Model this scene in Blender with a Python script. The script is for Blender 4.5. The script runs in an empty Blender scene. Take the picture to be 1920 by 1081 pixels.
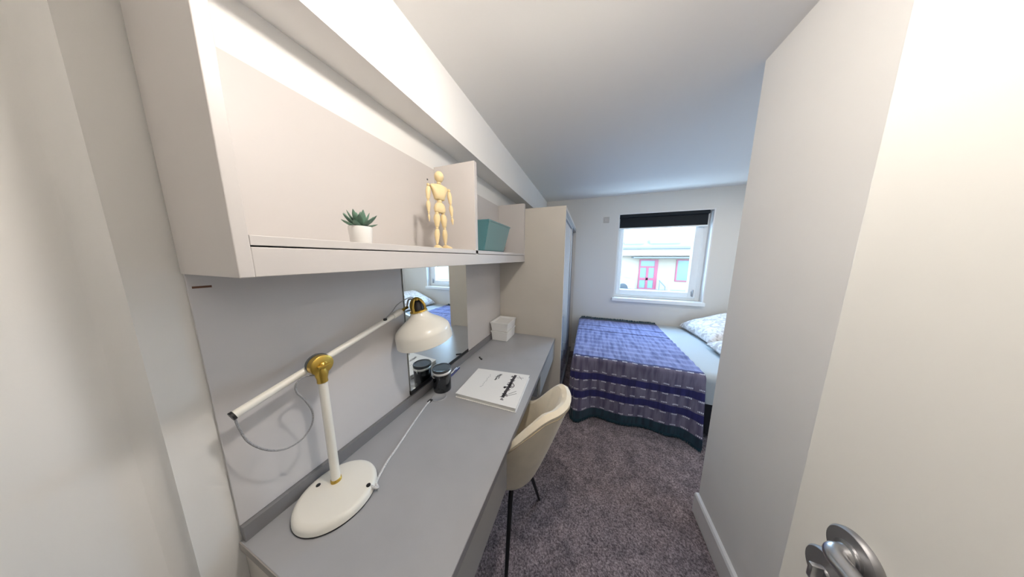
import bpy, bmesh, math, random
from mathutils import Vector, Matrix, noise
random.seed(7)
S = bpy.context.scene
COL = S.collection
PI = math.pi
# ------------------------------------------------------------------ camera
H = 1.53
YAW, PIT, ROL, FPX = -0.350265, -0.145258, 0.002845, 394.47
def cam_basis():
    cy, sy = math.cos(YAW), math.sin(YAW)
    f = Vector((sy*math.cos(PIT), cy*math.cos(PIT), math.sin(PIT)))
    r = Vector((cy, -sy, 0)); u = r.cross(f)
    c, s = math.cos(ROL), math.sin(ROL)
    return c*r+s*u, -s*r+c*u, f
r_, u_, f_ = cam_basis()
cd = bpy.data.cameras.new('camera'); cam = bpy.data.objects.new('camera', cd); COL.objects.link(cam)
cd.sensor_width = 36; cd.sensor_fit = 'HORIZONTAL'; cd.lens = 36*FPX/1920; cd.clip_start = 0.01; cd.clip_end = 200
M = Matrix((r_, u_, -f_)).transposed().to_4x4(); M.translation = Vector((0, 0, H)); cam.matrix_world = M
S.camera = cam
# ------------------------------------------------------------------ sky and exposure
S.view_settings.view_transform = 'Standard'; S.view_settings.look = 'None'
S.view_settings.gamma = 1; S.view_settings.use_curve_mapping = False
S.view_settings.exposure = 0.52
LAMP_W = 17.0
ALC_W = 7.0
SKY = 14.5
w = bpy.data.worlds.new('overcast_sky'); S.world = w; w.use_nodes = True
nt = w.node_tree; bg = nt.nodes['Background']
tc = nt.nodes.new('ShaderNodeTexCoord'); sp = nt.nodes.new('ShaderNodeSeparateXYZ'); rp = nt.nodes.new('ShaderNodeValToRGB')
nt.links.new(tc.outputs['Generated'], sp.inputs[0]); nt.links.new(sp.outputs['Z'], rp.inputs[0]); nt.links.new(rp.outputs[0], bg.inputs[0])
rp.color_ramp.elements[0].color = (0.55, 0.76, 1.0, 1); rp.color_ramp.elements[1].color = (0.36, 0.61, 1.0, 1)
bg.inputs[1].default_value = SKY
# daylight portal in the window opening
pl = bpy.data.lights.new('window_portal', 'AREA'); pl.shape = 'RECTANGLE'; pl.size = 1.1; pl.size_y = 1.25
try: pl.cycles.is_portal = True
except Exception: pass
po = bpy.data.objects.new('window_portal', pl); COL.objects.link(po); po.location = (0.9, 3.66, 1.53); po.rotation_euler = (-PI/2, 0, 0)

# ------------------------------------------------------------------ helpers
def mat(name, col, rough=0.6, metal=0.0, spec=0.5, var=0.0, scale=8.0, bump=0.0, bscale=60.0, coat=0.0, sheen=0.0, stretch=None):
    m = bpy.data.materials.new(name); m.use_nodes = True
    n = m.node_tree; b = n.nodes['Principled BSDF']
    c = (col[0], col[1], col[2], 1)
    b.inputs['Base Color'].default_value = c; b.inputs['Roughness'].default_value = rough
    b.inputs['Metallic'].default_value = metal; b.inputs['Specular IOR Level'].default_value = spec
    if coat: b.inputs['Coat Weight'].default_value = coat
    if sheen: b.inputs['Sheen Weight'].default_value = sheen
    t = n.nodes.new('ShaderNodeTexCoord'); mp = n.nodes.new('ShaderNodeMapping'); n.links.new(t.outputs['Object'], mp.inputs[0])
    if stretch: mp.inputs['Scale'].default_value = stretch
    if var:
        z = n.nodes.new('ShaderNodeTexNoise'); z.inputs['Scale'].default_value = scale; z.inputs['Detail'].default_value = 4
        n.links.new(mp.outputs[0], z.inputs['Vector'])
        r = n.nodes.new('ShaderNodeValToRGB')
        r.color_ramp.elements[0].position = 0.3; r.color_ramp.elements[1].position = 0.7
        r.color_ramp.elements[0].color = (*[max(0, x*(1-var)) for x in col], 1); r.color_ramp.elements[1].color = (*[min(1, x*(1+var)) for x in col], 1)
        n.links.new(z.outputs['Fac'], r.inputs[0]); n.links.new(r.outputs[0], b.inputs['Base Color'])
    if bump:
        z = n.nodes.new('ShaderNodeTexNoise'); z.inputs['Scale'].default_value = bscale; z.inputs['Detail'].default_value = 3
        n.links.new(mp.outputs[0], z.inputs['Vector'])
        bn = n.nodes.new('ShaderNodeBump'); bn.inputs['Strength'].default_value = bump; bn.inputs['Distance'].default_value = 0.002
        n.links.new(z.outputs['Fac'], bn.inputs['Height']); n.links.new(bn.outputs[0], b.inputs['Normal'])
    return m
def emis(name, col, st):
    m = bpy.data.materials.new(name); m.use_nodes = True
    b = m.node_tree.nodes['Principled BSDF']; b.inputs['Base Color'].default_value = (*col, 1)
    b.inputs['Emission Color'].default_value = (*col, 1); b.inputs['Emission Strength'].default_value = st
    return m
OFF = {}
def obj(name, bm, m, parent=None, smooth=False, kind=None):
    me = bpy.data.meshes.new(name)
    off = OFF.get(parent.name, Vector()) if parent else Vector()
    if off.length: bmesh.ops.translate(bm, verts=bm.verts, vec=-off)
    bmesh.ops.recalc_face_normals(bm, faces=bm.faces)
    bm.to_mesh(me); bm.free()
    for q in (m if isinstance(m, (list, tuple)) else [m]): me.materials.append(q)
    if smooth:
        me.polygons.foreach_set('use_smooth', [True]*len(me.polygons))
        if hasattr(me, 'set_sharp_from_angle'): me.set_sharp_from_angle(angle=math.radians(42))
    o = bpy.data.objects.new(name, me); COL.objects.link(o)
    if parent: o.parent = parent; OFF[o.name] = off
    if kind: o['kind'] = kind
    return o
def thing(name, label, cat, loc, group=None):
    o = bpy.data.objects.new(name, None); COL.objects.link(o); o.location = loc; o.empty_display_size = 0.05
    OFF[o.name] = Vector(loc); o['label'] = label; o['category'] = cat
    if group: o['group'] = group
    return o
def tag(o, label, cat, group=None):
    o['label'] = label; o['category'] = cat
    if group: o['group'] = group
    return o
def struct(name, bm, m, parent=None, smooth=False):
    return obj(name, bm, m, parent, smooth, None if parent else 'structure')
def BM(): return bmesh.new()
def box(bm, x0, x1, y0, y1, z0, z1, bev=0.0, seg=2):
    x0, x1 = min(x0, x1), max(x0, x1); y0, y1 = min(y0, y1), max(y0, y1); z0, z1 = min(z0, z1), max(z0, z1)
    v = [bm.verts.new((x, y, z)) for x in (x0, x1) for y in (y0, y1) for z in (z0, z1)]
    F = [bm.faces.new([v[i] for i in q]) for q in ((0,1,3,2),(4,6,7,5),(0,4,5,1),(2,3,7,6),(0,2,6,4),(1,5,7,3))]
    if bev:
        es = list({e for f in F for e in f.edges})
        bmesh.ops.bevel(bm, geom=es, offset=bev, segments=seg, profile=0.5, affect='EDGES')
    return bm
def bx(*a, **k): return box(BM(), *a, **k)
def frame_axes(d):
    d = Vector(d).normalized(); a = d.cross(Vector((0, 0, 1)))
    if a.length < 1e-4: a = d.cross(Vector((0, 1, 0)))
    a.normalize(); return a, d.cross(a).normalized(), d
def lathe(bm, base, axis, prof, n=32, caps=True, sx=1.0):
    """prof: (distance along axis, radius)"""
    a, b, d = frame_axes(axis); base = Vector(base); rings = []
    for s, r in prof:
        if r < 1e-5: rings.append([bm.verts.new(base+d*s)]); continue
        rings.append([bm.verts.new(base+d*s+r*(math.cos(2*PI*i/n)*a*sx+math.sin(2*PI*i/n)*b)) for i in range(n)])
    for p, q in zip(rings, rings[1:]):
        for i in range(n):
            j = (i+1) % n
            if len(p) == 1 and len(q) == 1: continue
            if len(p) == 1: bm.faces.new((p[0], q[i], q[j]))
            elif len(q) == 1: bm.faces.new((p[i], p[j], q[0]))
            else: bm.faces.new((p[i], p[j], q[j], q[i]))
    if caps:
        for k in (0, -1):
            if len(rings[k]) > 2: bm.faces.new(rings[k])
    return bm
def tube(bm, pts, r, n=10, caps=True):
    pts = [Vector(p) for p in pts]; rr = r if isinstance(r, (list, tuple)) else [r]*len(pts)
    rings = []; a = None
    for i, p in enumerate(pts):
        d = (pts[min(i+1, len(pts)-1)]-pts[max(i-1, 0)]).normalized()
        if a is None: a, b, _ = frame_axes(d)
        else:
            a = (a-d*a.dot(d)).normalized(); b = d.cross(a).normalized()
        rings.append([bm.verts.new(p+rr[i]*(math.cos(2*PI*k/n)*a+math.sin(2*PI*k/n)*b)) for k in range(n)])
    for p, q in zip(rings, rings[1:]):
        for i in range(n): bm.faces.new((p[i], p[(i+1) % n], q[(i+1) % n], q[i]))
    if caps: bm.faces.new(rings[0]); bm.faces.new(rings[-1])
    return bm
def spline(P, n=8):
    P = [Vector(p) for p in P]; Q = [2*P[0]-P[1]]+P+[2*P[-1]-P[-2]]; out = []
    for i in range(1, len(Q)-2):
        a, b, c, d = Q[i-1:i+3]
        for k in range(n):
            t = k/n
            out.append(0.5*((2*b)+(c-a)*t+(2*a-5*b+4*c-d)*t*t+(3*b-a-3*c+d)*t**3))
    out.append(P[-1]); return out
def ball(bm, c, r, sx=1, sy=1, sz=1, u=16, v=10):
    k = bmesh.ops.create_uvsphere(bm, u_segments=u, v_segments=v, radius=r)
    for q in k['verts']: q.co = Vector((q.co.x*sx, q.co.y*sy, q.co.z*sz))+Vector(c)
    return bm
def grid(bm, nu, nv, fn, uvl=None):
    V = [[bm.verts.new(fn(i/nu, j/nv)) for j in range(nv+1)] for i in range(nu+1)]
    for i in range(nu):
        for j in range(nv): bm.faces.new((V[i][j], V[i+1][j], V[i+1][j+1], V[i][j+1]))
    return V

# ------------------------------------------------------------------ materials
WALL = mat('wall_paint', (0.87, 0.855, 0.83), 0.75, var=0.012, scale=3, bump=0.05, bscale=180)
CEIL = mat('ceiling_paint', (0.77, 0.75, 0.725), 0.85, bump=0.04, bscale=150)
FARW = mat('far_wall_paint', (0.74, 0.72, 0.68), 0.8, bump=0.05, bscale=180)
WHITE = mat('white_gloss_paint', (0.82, 0.81, 0.80), 0.35)
UPVC = mat('white_upvc', (0.86, 0.88, 0.88), 0.3)
DOORM = mat('cream_door_laminate', (0.84, 0.83, 0.79), 0.5, var=0.01, scale=4)
SHELF = mat('greige_laminate', (0.63, 0.595, 0.575), 0.45, var=0.015, scale=6, stretch=(1, .2, 1))
SPLASH = mat('grey_splash_laminate', (0.66, 0.64, 0.645), 0.32, var=0.015, scale=5)
CARC = mat('cashmere_laminate', (0.62, 0.575, 0.51), 0.45, var=0.02, scale=5)
DESK = mat('grey_worktop_laminate', (0.39, 0.395, 0.415), 0.33, var=0.03, scale=9, bump=0.04, bscale=400)
DEDGE = mat('dark_grey_edging', (0.22, 0.215, 0.225), 0.4)
FASC = mat('grey_drawer_laminate', (0.33, 0.325, 0.32), 0.42, var=0.02)
DARK = mat('black_plastic', (0.012, 0.012, 0.014), 0.45)
CREAMW = mat('cream_enamel', (0.90, 0.875, 0.80), 0.28, coat=0.3)
BRASS = mat('brass', (0.62, 0.42, 0.09), 0.3, metal=0.85, var=0.06, scale=30)
STEEL = mat('brushed_steel', (0.62, 0.62, 0.63), 0.28, metal=1.0, bump=0.02, bscale=300, stretch=(1, 1, 20))
DSTEEL = mat('satin_grey_steel', (0.40, 0.40, 0.41), 0.5, metal=1.0)
SLIDE = mat('pale_blue_gloss_panel', (.62, .67, .72), .12, coat=.6)
MIRR = mat('mirror_glass', (0.86, 0.90, 0.90), 0.01, metal=1.0)
WOOD = mat('pale_beech', (0.80, 0.64, 0.36), 0.5, var=0.07, scale=25, stretch=(1, 1, .2))
LEAF = mat('succulent_green', (0.13, 0.235, 0.17), 0.5, var=0.3, scale=40)
POT = mat('white_ceramic', (0.88, 0.87, 0.84), 0.3)
SOIL = mat('dark_soil', (0.03, 0.025, 0.02), 0.95, bump=0.6, bscale=200)
TEAL = mat('teal_gloss', (0.11, 0.27, 0.30), 0.06, coat=0.7, spec=0.7)
TEALD = mat('dark_teal_edge', (0.03, 0.10, 0.13), 0.3)
FABR = mat('cream_velvet', (0.86, 0.77, 0.61), 0.85, var=0.04, scale=20, bump=0.15, bscale=350, sheen=0.4)
BLACKM = mat('black_metal', (0.015, 0.015, 0.018), 0.4, metal=0.4)
SHEET = mat('white_cotton', (0.84, 0.87, 0.88), 0.85, bump=0.1, bscale=250)
DIVAN = mat('black_divan_fabric', (0.012, 0.011, 0.016), 0.95, bump=0.2, bscale=400)
BLIND = mat('dark_blind_fabric', (0.007, 0.011, 0.016), 0.6, spec=.25, bump=0.1, bscale=400)
BOXM = mat('white_box_plastic', (0.92, 0.91, 0.89), 0.5)
PAPER = mat('white_card', (0.84, 0.83, 0.81), 0.6)
PAGES = mat('page_block', (0.80, 0.79, 0.75), 0.8, var=0.08, scale=300, stretch=(.02, .02, 6))
INK = mat('printed_grey_ink', (0.10, 0.09, 0.10), 0.7)
INKL = mat('pale_printed_ink', (0.42, 0.42, 0.43), 0.7)
PLATE = mat('warm_grey_plastic', (0.55, 0.51, 0.47), 0.5)
CAPM = mat('clear_grey_plastic', (0.42, 0.43, 0.45), 0.15, coat=0.5)
PENB = mat('dark_blue_pen', (0.03, 0.03, 0.16), 0.3)

def carpet_mat():
    m = bpy.data.materials.new('carpet_mauve_grey'); m.use_nodes = True; n = m.node_tree; L = n.links; b = n.nodes['Principled BSDF']
    b.inputs['Roughness'].default_value = 1; b.inputs['Specular IOR Level'].default_value = 0.1
    t = n.nodes.new('ShaderNodeTexCoord')
    z1 = n.nodes.new('ShaderNodeTexNoise'); z1.inputs['Scale'].default_value = 130; z1.inputs['Detail'].default_value = 5; z1.inputs['Roughness'].default_value = .75
    z2 = n.nodes.new('ShaderNodeTexNoise'); z2.inputs['Scale'].default_value = 9; z2.inputs['Detail'].default_value = 6; z2.inputs['Roughness'].default_value = .7
    for z in (z1, z2): L.new(t.outputs['Object'], z.inputs['Vector'])
    r1 = n.nodes.new('ShaderNodeValToRGB'); e = r1.color_ramp.elements
    e[0].position = .36; e[0].color = (.085, .07, .078, 1); e[1].position = .66; e[1].color = (.60, .52, .54, 1)
    e = r1.color_ramp.elements.new(.5); e.color = (.29, .245, .258, 1)
    r2 = n.nodes.new('ShaderNodeValToRGB'); e = r2.color_ramp.elements
    e[0].position = .34; e[0].color = (.62, .62, .64, 1); e[1].position = .62; e[1].color = (1.12, 1.08, 1.08, 1)
    L.new(z1.outputs['Fac'], r1.inputs[0]); L.new(z2.outputs['Fac'], r2.inputs[0])
    mx = n.nodes.new('ShaderNodeMix'); mx.data_type = 'RGBA'; mx.blend_type = 'MULTIPLY'; mx.inputs['Factor'].default_value = 1
    L.new(r1.outputs[0], mx.inputs['A']); L.new(r2.outputs[0], mx.inputs['B']); L.new(mx.outputs['Result'], b.inputs['Base Color'])
    bn = n.nodes.new('ShaderNodeBump'); bn.inputs['Strength'].default_value = .8; bn.inputs['Distance'].default_value = .006
    L.new(z1.outputs['Fac'], bn.inputs['Height']); L.new(bn.outputs[0], b.inputs['Normal'])
    return m
CARPET = carpet_mat()
def glass_mat():
    m = bpy.data.materials.new('clear_window_glass'); m.use_nodes = True; n = m.node_tree; n.nodes.remove(n.nodes['Principled BSDF'])
    o = n.nodes['Material Output']; a = n.nodes.new('ShaderNodeBsdfTransparent'); g = n.nodes.new('ShaderNodeBsdfGlossy'); x = n.nodes.new('ShaderNodeMixShader')
    a.inputs[0].default_value = (.95, .98, .98, 1); g.inputs['Roughness'].default_value = .01; x.inputs[0].default_value = .05
    n.links.new(a.outputs[0], x.inputs[1]); n.links.new(g.outputs[0], x.inputs[2]); n.links.new(x.outputs[0], o.inputs[0])
    return m
GLASS = glass_mat()

# ------------------------------------------------------------------ room shell
W, F, ZC, Y0, YB = -0.855, 3.455, 2.40, 0.185, -0.36      # left wall, far wall, ceiling, start of desk, back wall
XR, YR, XA = 0.690, 1.395, 2.05                            # right wall, its corner, bed alcove end
DT, DX, YE = 0.765, -0.275, 1.965                          # desk top, desk front, desk end
def carpet():
    bm = BM()
    x0, x1, y0, y1 = W-.12, XA, YB, F+.05
    def fn(u, v):
        x = x0+(x1-x0)*u; y = y0+(y1-y0)*v
        return (x, y, -0.004+0.003*noise.noise(Vector((x*60, y*60, 0)))+0.002*noise.noise(Vector((x*11, y*11, 3))))
    grid(bm, 220, 300, fn)
    box(bm, x0, x1, y0, y1, -.12, -.02)
    return bm
struct('floor', carpet(), CARPET, smooth=True)
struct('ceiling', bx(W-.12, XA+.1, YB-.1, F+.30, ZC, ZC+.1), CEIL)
# left wall: recessed beside the entry, rounded nosing at the step
bm = BM()
YS = 0.122
prof = [(W-.032, YB-.1), (W-.032, YS-.03)]
for k in range(7):
    a = k/6*PI/2; prof.append((W-.032+.032*(1-math.cos(a)) if k else W-.032, YS-.03+.03*math.sin(a)))
prof += [(W, YS+.006), (W, F+.30), (W-.15, F+.30), (W-.15, YB-.1)]
lo = [bm.verts.new((x, y, -.1)) for x, y in prof]; hi = [bm.verts.new((x, y, ZC+.05)) for x, y in prof]
for i in range(len(prof)):
    j = (i+1) % len(prof); bm.faces.new((lo[i], lo[j], hi[j], hi[i]))
bm.faces.new(lo); bm.faces.new(hi)
struct('wall_left', bm, WALL, smooth=True)
# boxed soffit along the left wall
bm = BM(); P = [(W-.02, 2.165), (-.679, 2.132), (-.679, ZC+.02), (W-.02, ZC+.02)]
a = [bm.verts.new((x, YB, z)) for x, z in P]; b = [bm.verts.new((x, F+.02, z)) for x, z in P]
for i in range(4): bm.faces.new((a[i], a[(i+1) % 4], b[(i+1) % 4], b[i]))
bm.faces.new(a); bm.faces.new(b)
struct('trim_1', bm, WALL)
bm = BM(); DO0, DO1 = -.42, .465      # doorway behind the camera, open to the hall
box(bm, W-.15, DO0, YB-.1, YB, -.1, ZC+.05); box(bm, DO1, XR+.1, YB-.1, YB, -.1, ZC+.05); box(bm, DO0, DO1, YB-.1, YB, 2.06, ZC+.05)
struct('wall_back', bm, WALL)
HALL = mat('hall_paint', (.42, .40, .37), .8)
bm = BM(); box(bm, -2.0, 1.6, -1.75, -1.65, -.1, ZC+.05); box(bm, -2.1, -2.0, -1.75, YB-.1, -.1, ZC+.05); box(bm, 1.6, 1.7, -1.75, YB-.1, -.1, ZC+.05)
box(bm, -2.0, W-.15, YB-.2, YB-.1, -.1, ZC+.05); box(bm, XR+.1, 1.6, YB-.2, YB-.1, -.1, ZC+.05)
box(bm, -2.0, 1.6, -1.65, YB+.01, -.14, -.012); box(bm, -2.0, 1.6, -1.65, YB-.1, ZC, ZC+.1)
struct('wall_hall', bm, HALL)
struct('wall_right', bx(XR, XA+.1, YB-.1, YR, -.1, ZC+.05), WALL)
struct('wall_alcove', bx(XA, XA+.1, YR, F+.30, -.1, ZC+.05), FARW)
# far wall with the window opening
OX0, OX1, OZ0, OZ1, TW = 0.362, 1.450, 0.915, 2.150, 0.26
bm = BM()
box(bm, W-.15, OX0, F, F+TW, -.1, ZC+.05); box(bm, OX1, XA+.1, F, F+TW, -.1, ZC+.05)
box(bm, OX0, OX1, F, F+TW, -.1, OZ0); box(bm, OX0, OX1, F, F+TW, OZ1, ZC+.05)
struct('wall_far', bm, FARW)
# skirting on the right wall (its end face shows)
bm = BM(); bb = [(XR, .003), (XR-.020, .003), (XR-.020, .122), (XR-.014, .132), (XR, .135)]
a = [bm.verts.new((x, YB+.02, z)) for x, z in bb]; b = [bm.verts.new((x, YR+.002, z)) for x, z in bb]
for i in range(len(bb)): bm.faces.new((a[i], a[(i+1) % len(bb)], b[(i+1) % len(bb)], b[i]))
bm.faces.new(a); bm.faces.new(b)
struct('baseboard_right', bm, WHITE)
bm = BM(); box(bm, -.2, XA, F-.018, F, .003, .135, .004)
struct('baseboard_far', bm, WHITE)

# window: reveal lining, fixed frame, sash, pane, handle, sill
FY = F+.10
win = thing('window_1', 'white framed window looking onto the yard', 'window', (.9, FY, OZ0)); win['kind'] = 'structure'
del win['label']; del win['category']
bm = BM()
box(bm, OX0-.002, OX0+.012, F+.001, FY, OZ0, OZ1); box(bm, OX1-.012, OX1+.002, F-.004, FY, OZ0, OZ1)
box(bm, OX0, OX1, F+.001, FY, OZ1-.012, OZ1+.002)
obj('reveal_lining', bm, WHITE, win)
def ring(x0, x1, z0, z1, l, r, b, t, y0, y1, bev=.006):
    bm = BM(); box(bm, x0, x0+l, y0, y1, z0, z1, bev); box(bm, x1-r, x1, y0, y1, z0, z1, bev)
    box(bm, x0+l-.003, x1-r+.003, y0, y1, z0, z0+b, bev); box(bm, x0+l-.003, x1-r+.003, y0, y1, z1-t, z1, bev); return bm
obj('window_frame', ring(OX0+.008, OX1-.008, OZ0+.03, OZ1-.01, .045, .062, .05, .06, FY-.005, FY+.07), UPVC, win)
obj('sash', ring(OX0+.042, OX1-.062, OZ0+.07, OZ1-.06, .05, .095, .075, .07, FY-.022, FY+.045, .010), UPVC, win)
obj('gasket', ring(OX0+.088, OX1-.152, OZ0+.141, OZ1-.126, .008, .008, .008, .008, FY+.0, FY+.03, 0), DSTEEL, win)
obj('pane', bx(OX0+.09, OX1-.155, FY+.012, FY+.018, OZ0+.14, OZ1-.125), GLASS, win)
hd = obj('handle', bx(OX1-.118, OX1-.094, FY-.034, FY-.022, OZ0+.10, OZ0+.165, .004), DSTEEL, win)
obj('handle_lever', bx(OX1-.113, OX1-.099, FY-.052, FY-.034, OZ0+.09, OZ0+.19, .005), DSTEEL, hd)
obj('window_sill', bx(OX0-.02, OX1+.012, F-.035, FY+.01, OZ0-.020, OZ0+.030, .006), UPVC, win)
# exterior sill edge is hidden; roller blind in the reveal
bl = thing('roller_blind', 'dark roller blind pulled a little way down over the window', 'blind', (.89, F+.03, 1.95))
obj('cassette', bx(OX0+.012, OX1-.045, F+.005, F+.075, 2.092, 2.138, .008), BLIND, bl)
obj('blind_fabric', bx(OX0+.022, OX1-.052, F+.030, F+.033, 1.955, 2.10), BLIND, bl)
obj('bottom_bar', bx(OX0+.018, OX1-.048, F+.022, F+.042, 1.938, 1.957, .004), UPVC, bl)

# pendant lamp in front of the entry (just above the frame) and an unseen downlight added to brighten the bed alcove
PLX, PLY, PLZ = -.05, .42, 2.19
pd = thing('pendant_lamp', 'small white pendant lamp hanging above the near end of the desk', 'lamp', (PLX, PLY, ZC))
obj('ceiling_rose', lathe(BM(), (PLX, PLY, ZC), (0, 0, -1), [(0, .045), (.012, .044), (.022, .030), (.026, .006)], 32), WHITE, pd, True)
obj('flex', tube(BM(), [(PLX, PLY, ZC-.02), (PLX, PLY, PLZ+.075)], .003, 8), UPVC, pd)
obj('shade', lathe(BM(), (PLX, PLY, PLZ+.08), (0, 0, -1), [(-.012, 0), (-.012, .014), (.006, .022), (.014, .060), (.030, .118), (.032, .116), (.017, .058), (.010, .020), (.009, 0)], 48, False), WHITE, pd, True)
bm = BM(); ball(bm, (PLX, PLY, PLZ), .042, u=24, v=16)
obj('bulb', bm, emis('warm_bulb', (1.0, .925, .84), LAMP_W/(PI*4*PI*.042**2)), pd, True)
DLX, DLY = 1.45, 2.35
dl = thing('added_downlight', 'unseen round ceiling light added to brighten the bed alcove', 'light', (DLX, DLY, ZC))
obj('bezel', lathe(BM(), (DLX, DLY, ZC), (0, 0, -1), [(0, .105), (.012, .102), (.014, .088), (.006, .084)], 40, False), WHITE, dl, True)
obj('diffuser', lathe(BM(), (DLX, DLY, ZC-.006), (0, 0, -1), [(0, .084), (.001, 0)], 40, False), emis('lamp_diffuser', (1, .94, .86), ALC_W/(PI*PI*.084**2)), dl, True)

# ------------------------------------------------------------------ outside: yard and the building opposite
BY = 19.0
struct('ground', bx(-12, 22, F+1.5, 24, -1.0, -.87), mat('pale_tarmac', (.15, .148, .145), .9, var=.1, scale=2))
BWALL = mat('cream_render', (.245, .190, .135), .85, var=.03, scale=2)
RED = mat('red_frame_paint', (.20, .018, .04), .45)
ROOF = mat('grey_roof_sheet', (.065, .072, .075), .6, var=.1, scale=3)
GREYM = mat('grey_fascia', (.10, .11, .115), .6)
BGL = mat('reflecting_glass', (.10, .15, .14), .25, spec=.3)
bd = thing('building', 'cream single storey building with red door across the yard', 'building', (4.5, BY, -.87))
def sc(v): return v*BY/14.0
def bz(z): return 1.53+(z-1.53)*BY/14.0
obj('wall', bx(-6, 16, BY, BY+.3, -.87, bz(2.03)), BWALL, bd)
obj('fascia', bx(-6, 16, BY-.55, BY+.3, bz(1.66), bz(2.03)), mat('pale_fascia', (.20, .18, .155), .7), bd)
obj('gutter', bx(-6, 16, BY-.72, BY-.50, bz(2.03), bz(2.16), .03), GREYM, bd)
bm = BM(); zz = bz(2.12)
v = [bm.verts.new(q) for q in ((-6, BY-.6, zz), (16, BY-.6, zz), (16, BY+3.2, zz+1.05), (-6, BY+3.2, zz+1.05), (-6, BY-.6, zz-.06), (16, BY-.6, zz-.06), (16, BY+3.2, zz-.06), (-6, BY+3.2, zz-.06))]
for q in ((0, 1, 2, 3), (4, 7, 6, 5), (0, 4, 5, 1), (1, 5, 6, 2), (2, 6, 7, 3), (3, 7, 4, 0)): bm.faces.new([v[i] for i in q])
obj('roof', bm, ROOF, bd)
for k, (a, b_, h) in enumerate(((2.6, 4.0, .28), (4.4, 6.4, .32))):
    obj('roof_light', bx(a, b_, BY+.6, BY+1.5, zz+.15, zz+.35+h, .03), mat('white_roof_light', (.16, .165, .165), .4), bd)
obj('canopy', bx(sc(2.28), sc(5.3), BY-1.0, BY, bz(1.53), bz(1.585), .02), GREYM, bd)
dx0, dx1, dz0, dz1 = sc(2.70), sc(3.62), -.87, bz(1.455)
fr = obj('door_frame', ring(dx0, dx1, dz0, dz1, .10, .22, .08, .10, BY-.06, BY+.02, 0), RED, bd)
obj('mullion', bx(dx0+.50, dx0+.66, BY-.07, BY+.01, dz0, dz0+1.72), RED, fr)
obj('transom', bx(dx0, dx1, BY-.08, BY+.01, dz0+1.66, dz0+1.78), RED, fr)
obj('mid_rail', bx(dx0, dx1, BY-.07, BY+.01, dz0+.70, dz0+.88), RED, fr)
for (a, b_, c, d) in ((dx0+.1, dx0+.5, dz0+.08, dz0+.7), (dx0+.66, dx1-.22, dz0+.08, dz0+.7), (dx0+.1, dx0+.5, dz0+.88, dz0+1.66), (dx0+.66, dx1-.22, dz0+.88, dz0+1.66), (dx0+.1, dx1-.22, dz0+1.78, dz1-.1)):
    obj('pane', bx(a, b_, BY-.03, BY-.02, c, d), BGL, fr)
wx0, wx1, wz0, wz1 = sc(4.47), sc(5.15), bz(.26), bz(1.46)
fw = obj('window_frame', ring(wx0, wx1, wz0, wz1, .09, .14, .08, .08, BY-.06, BY+.02, 0), RED, bd)
obj('pane', bx(wx0+.09, wx1-.14, BY-.03, BY-.02, wz0+.08, wz1-.08), BGL, fw)
def car(x, y, z, colm, label):
    t = thing('car', label, 'car', (x, y, z))
    bm = BM(); pf = [(-2, .28), (-2.02, .7), (-1.2, .82), (-.7, 1.32), (.9, 1.34), (1.6, .9), (2.05, .82), (2.08, .3)]
    for s0, s1 in ((-.82, .82),):
        a = [bm.verts.new((x+px, y+s0, z+pz)) for px, pz in pf]; b = [bm.verts.new((x+px, y+s1, z+pz)) for px, pz in pf]
        for i in range(len(pf)): bm.faces.new((a[i], a[(i+1) % len(pf)], b[(i+1) % len(pf)], b[i]))
        bm.faces.new(a); bm.faces.new(b)
    obj('body', bm, colm, t)
    for px in (-1.3, 1.35):
        for s in (-.80, .80):
            obj('wheel', lathe(BM(), (x+px, y+s-.09, z+.32), (0, 1, 0), [(0, .2), (.02, .32), (.16, .32), (.18, .2)], 20), DARK, t, True)
    for s in (-.825, .805):
        obj('side_window', bx(x-.75, x+1.1, y+s, y+s+.02, z+.86, z+1.24), BGL, t)
car(.95, 17.4, -.87, mat('silver_car_paint', (.45, .47, .48), .3, metal=.5), 'silver car parked at the left of the yard outside')
def bollard(x, y, label):
    t = thing('bollard', label, 'bollard', (x, y, -.87), 'yard bollards')
    obj('post', lathe(BM(), (x, y, -.87), (0, 0, 1), [(0, .06), (.95, .06), (1.0, .04), (1.01, 0)], 14), mat('grey_post', (.35, .36, .36), .5), t, True)
    obj('band', lathe(BM(), (x, y, -.87+.80), (0, 0, 1), [(0, .063), (.08, .063)], 14), UPVC, t, True)
bollard(5.55, 18.2, 'grey bollard between the red door and red window')
bollard(6.75, 18.3, 'grey bollard in front of the red window outside')
t = thing('barrier', 'grey slanted handrail beside the red door outside', 'handrail', (5.1, 18.5, -.87))
obj('post', tube(BM(), [(5.0, 18.5, -.87), (5.0, 18.5, -.1)], .03), GREYM, t); obj('rail', tube(BM(), [(4.95, 18.5, -.1), (5.4, 18.5, -.6)], .035), GREYM, t)
obj('post', tube(BM(), [(5.38, 18.5, -.87), (5.38, 18.5, -.58)], .03), GREYM, t)

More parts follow.
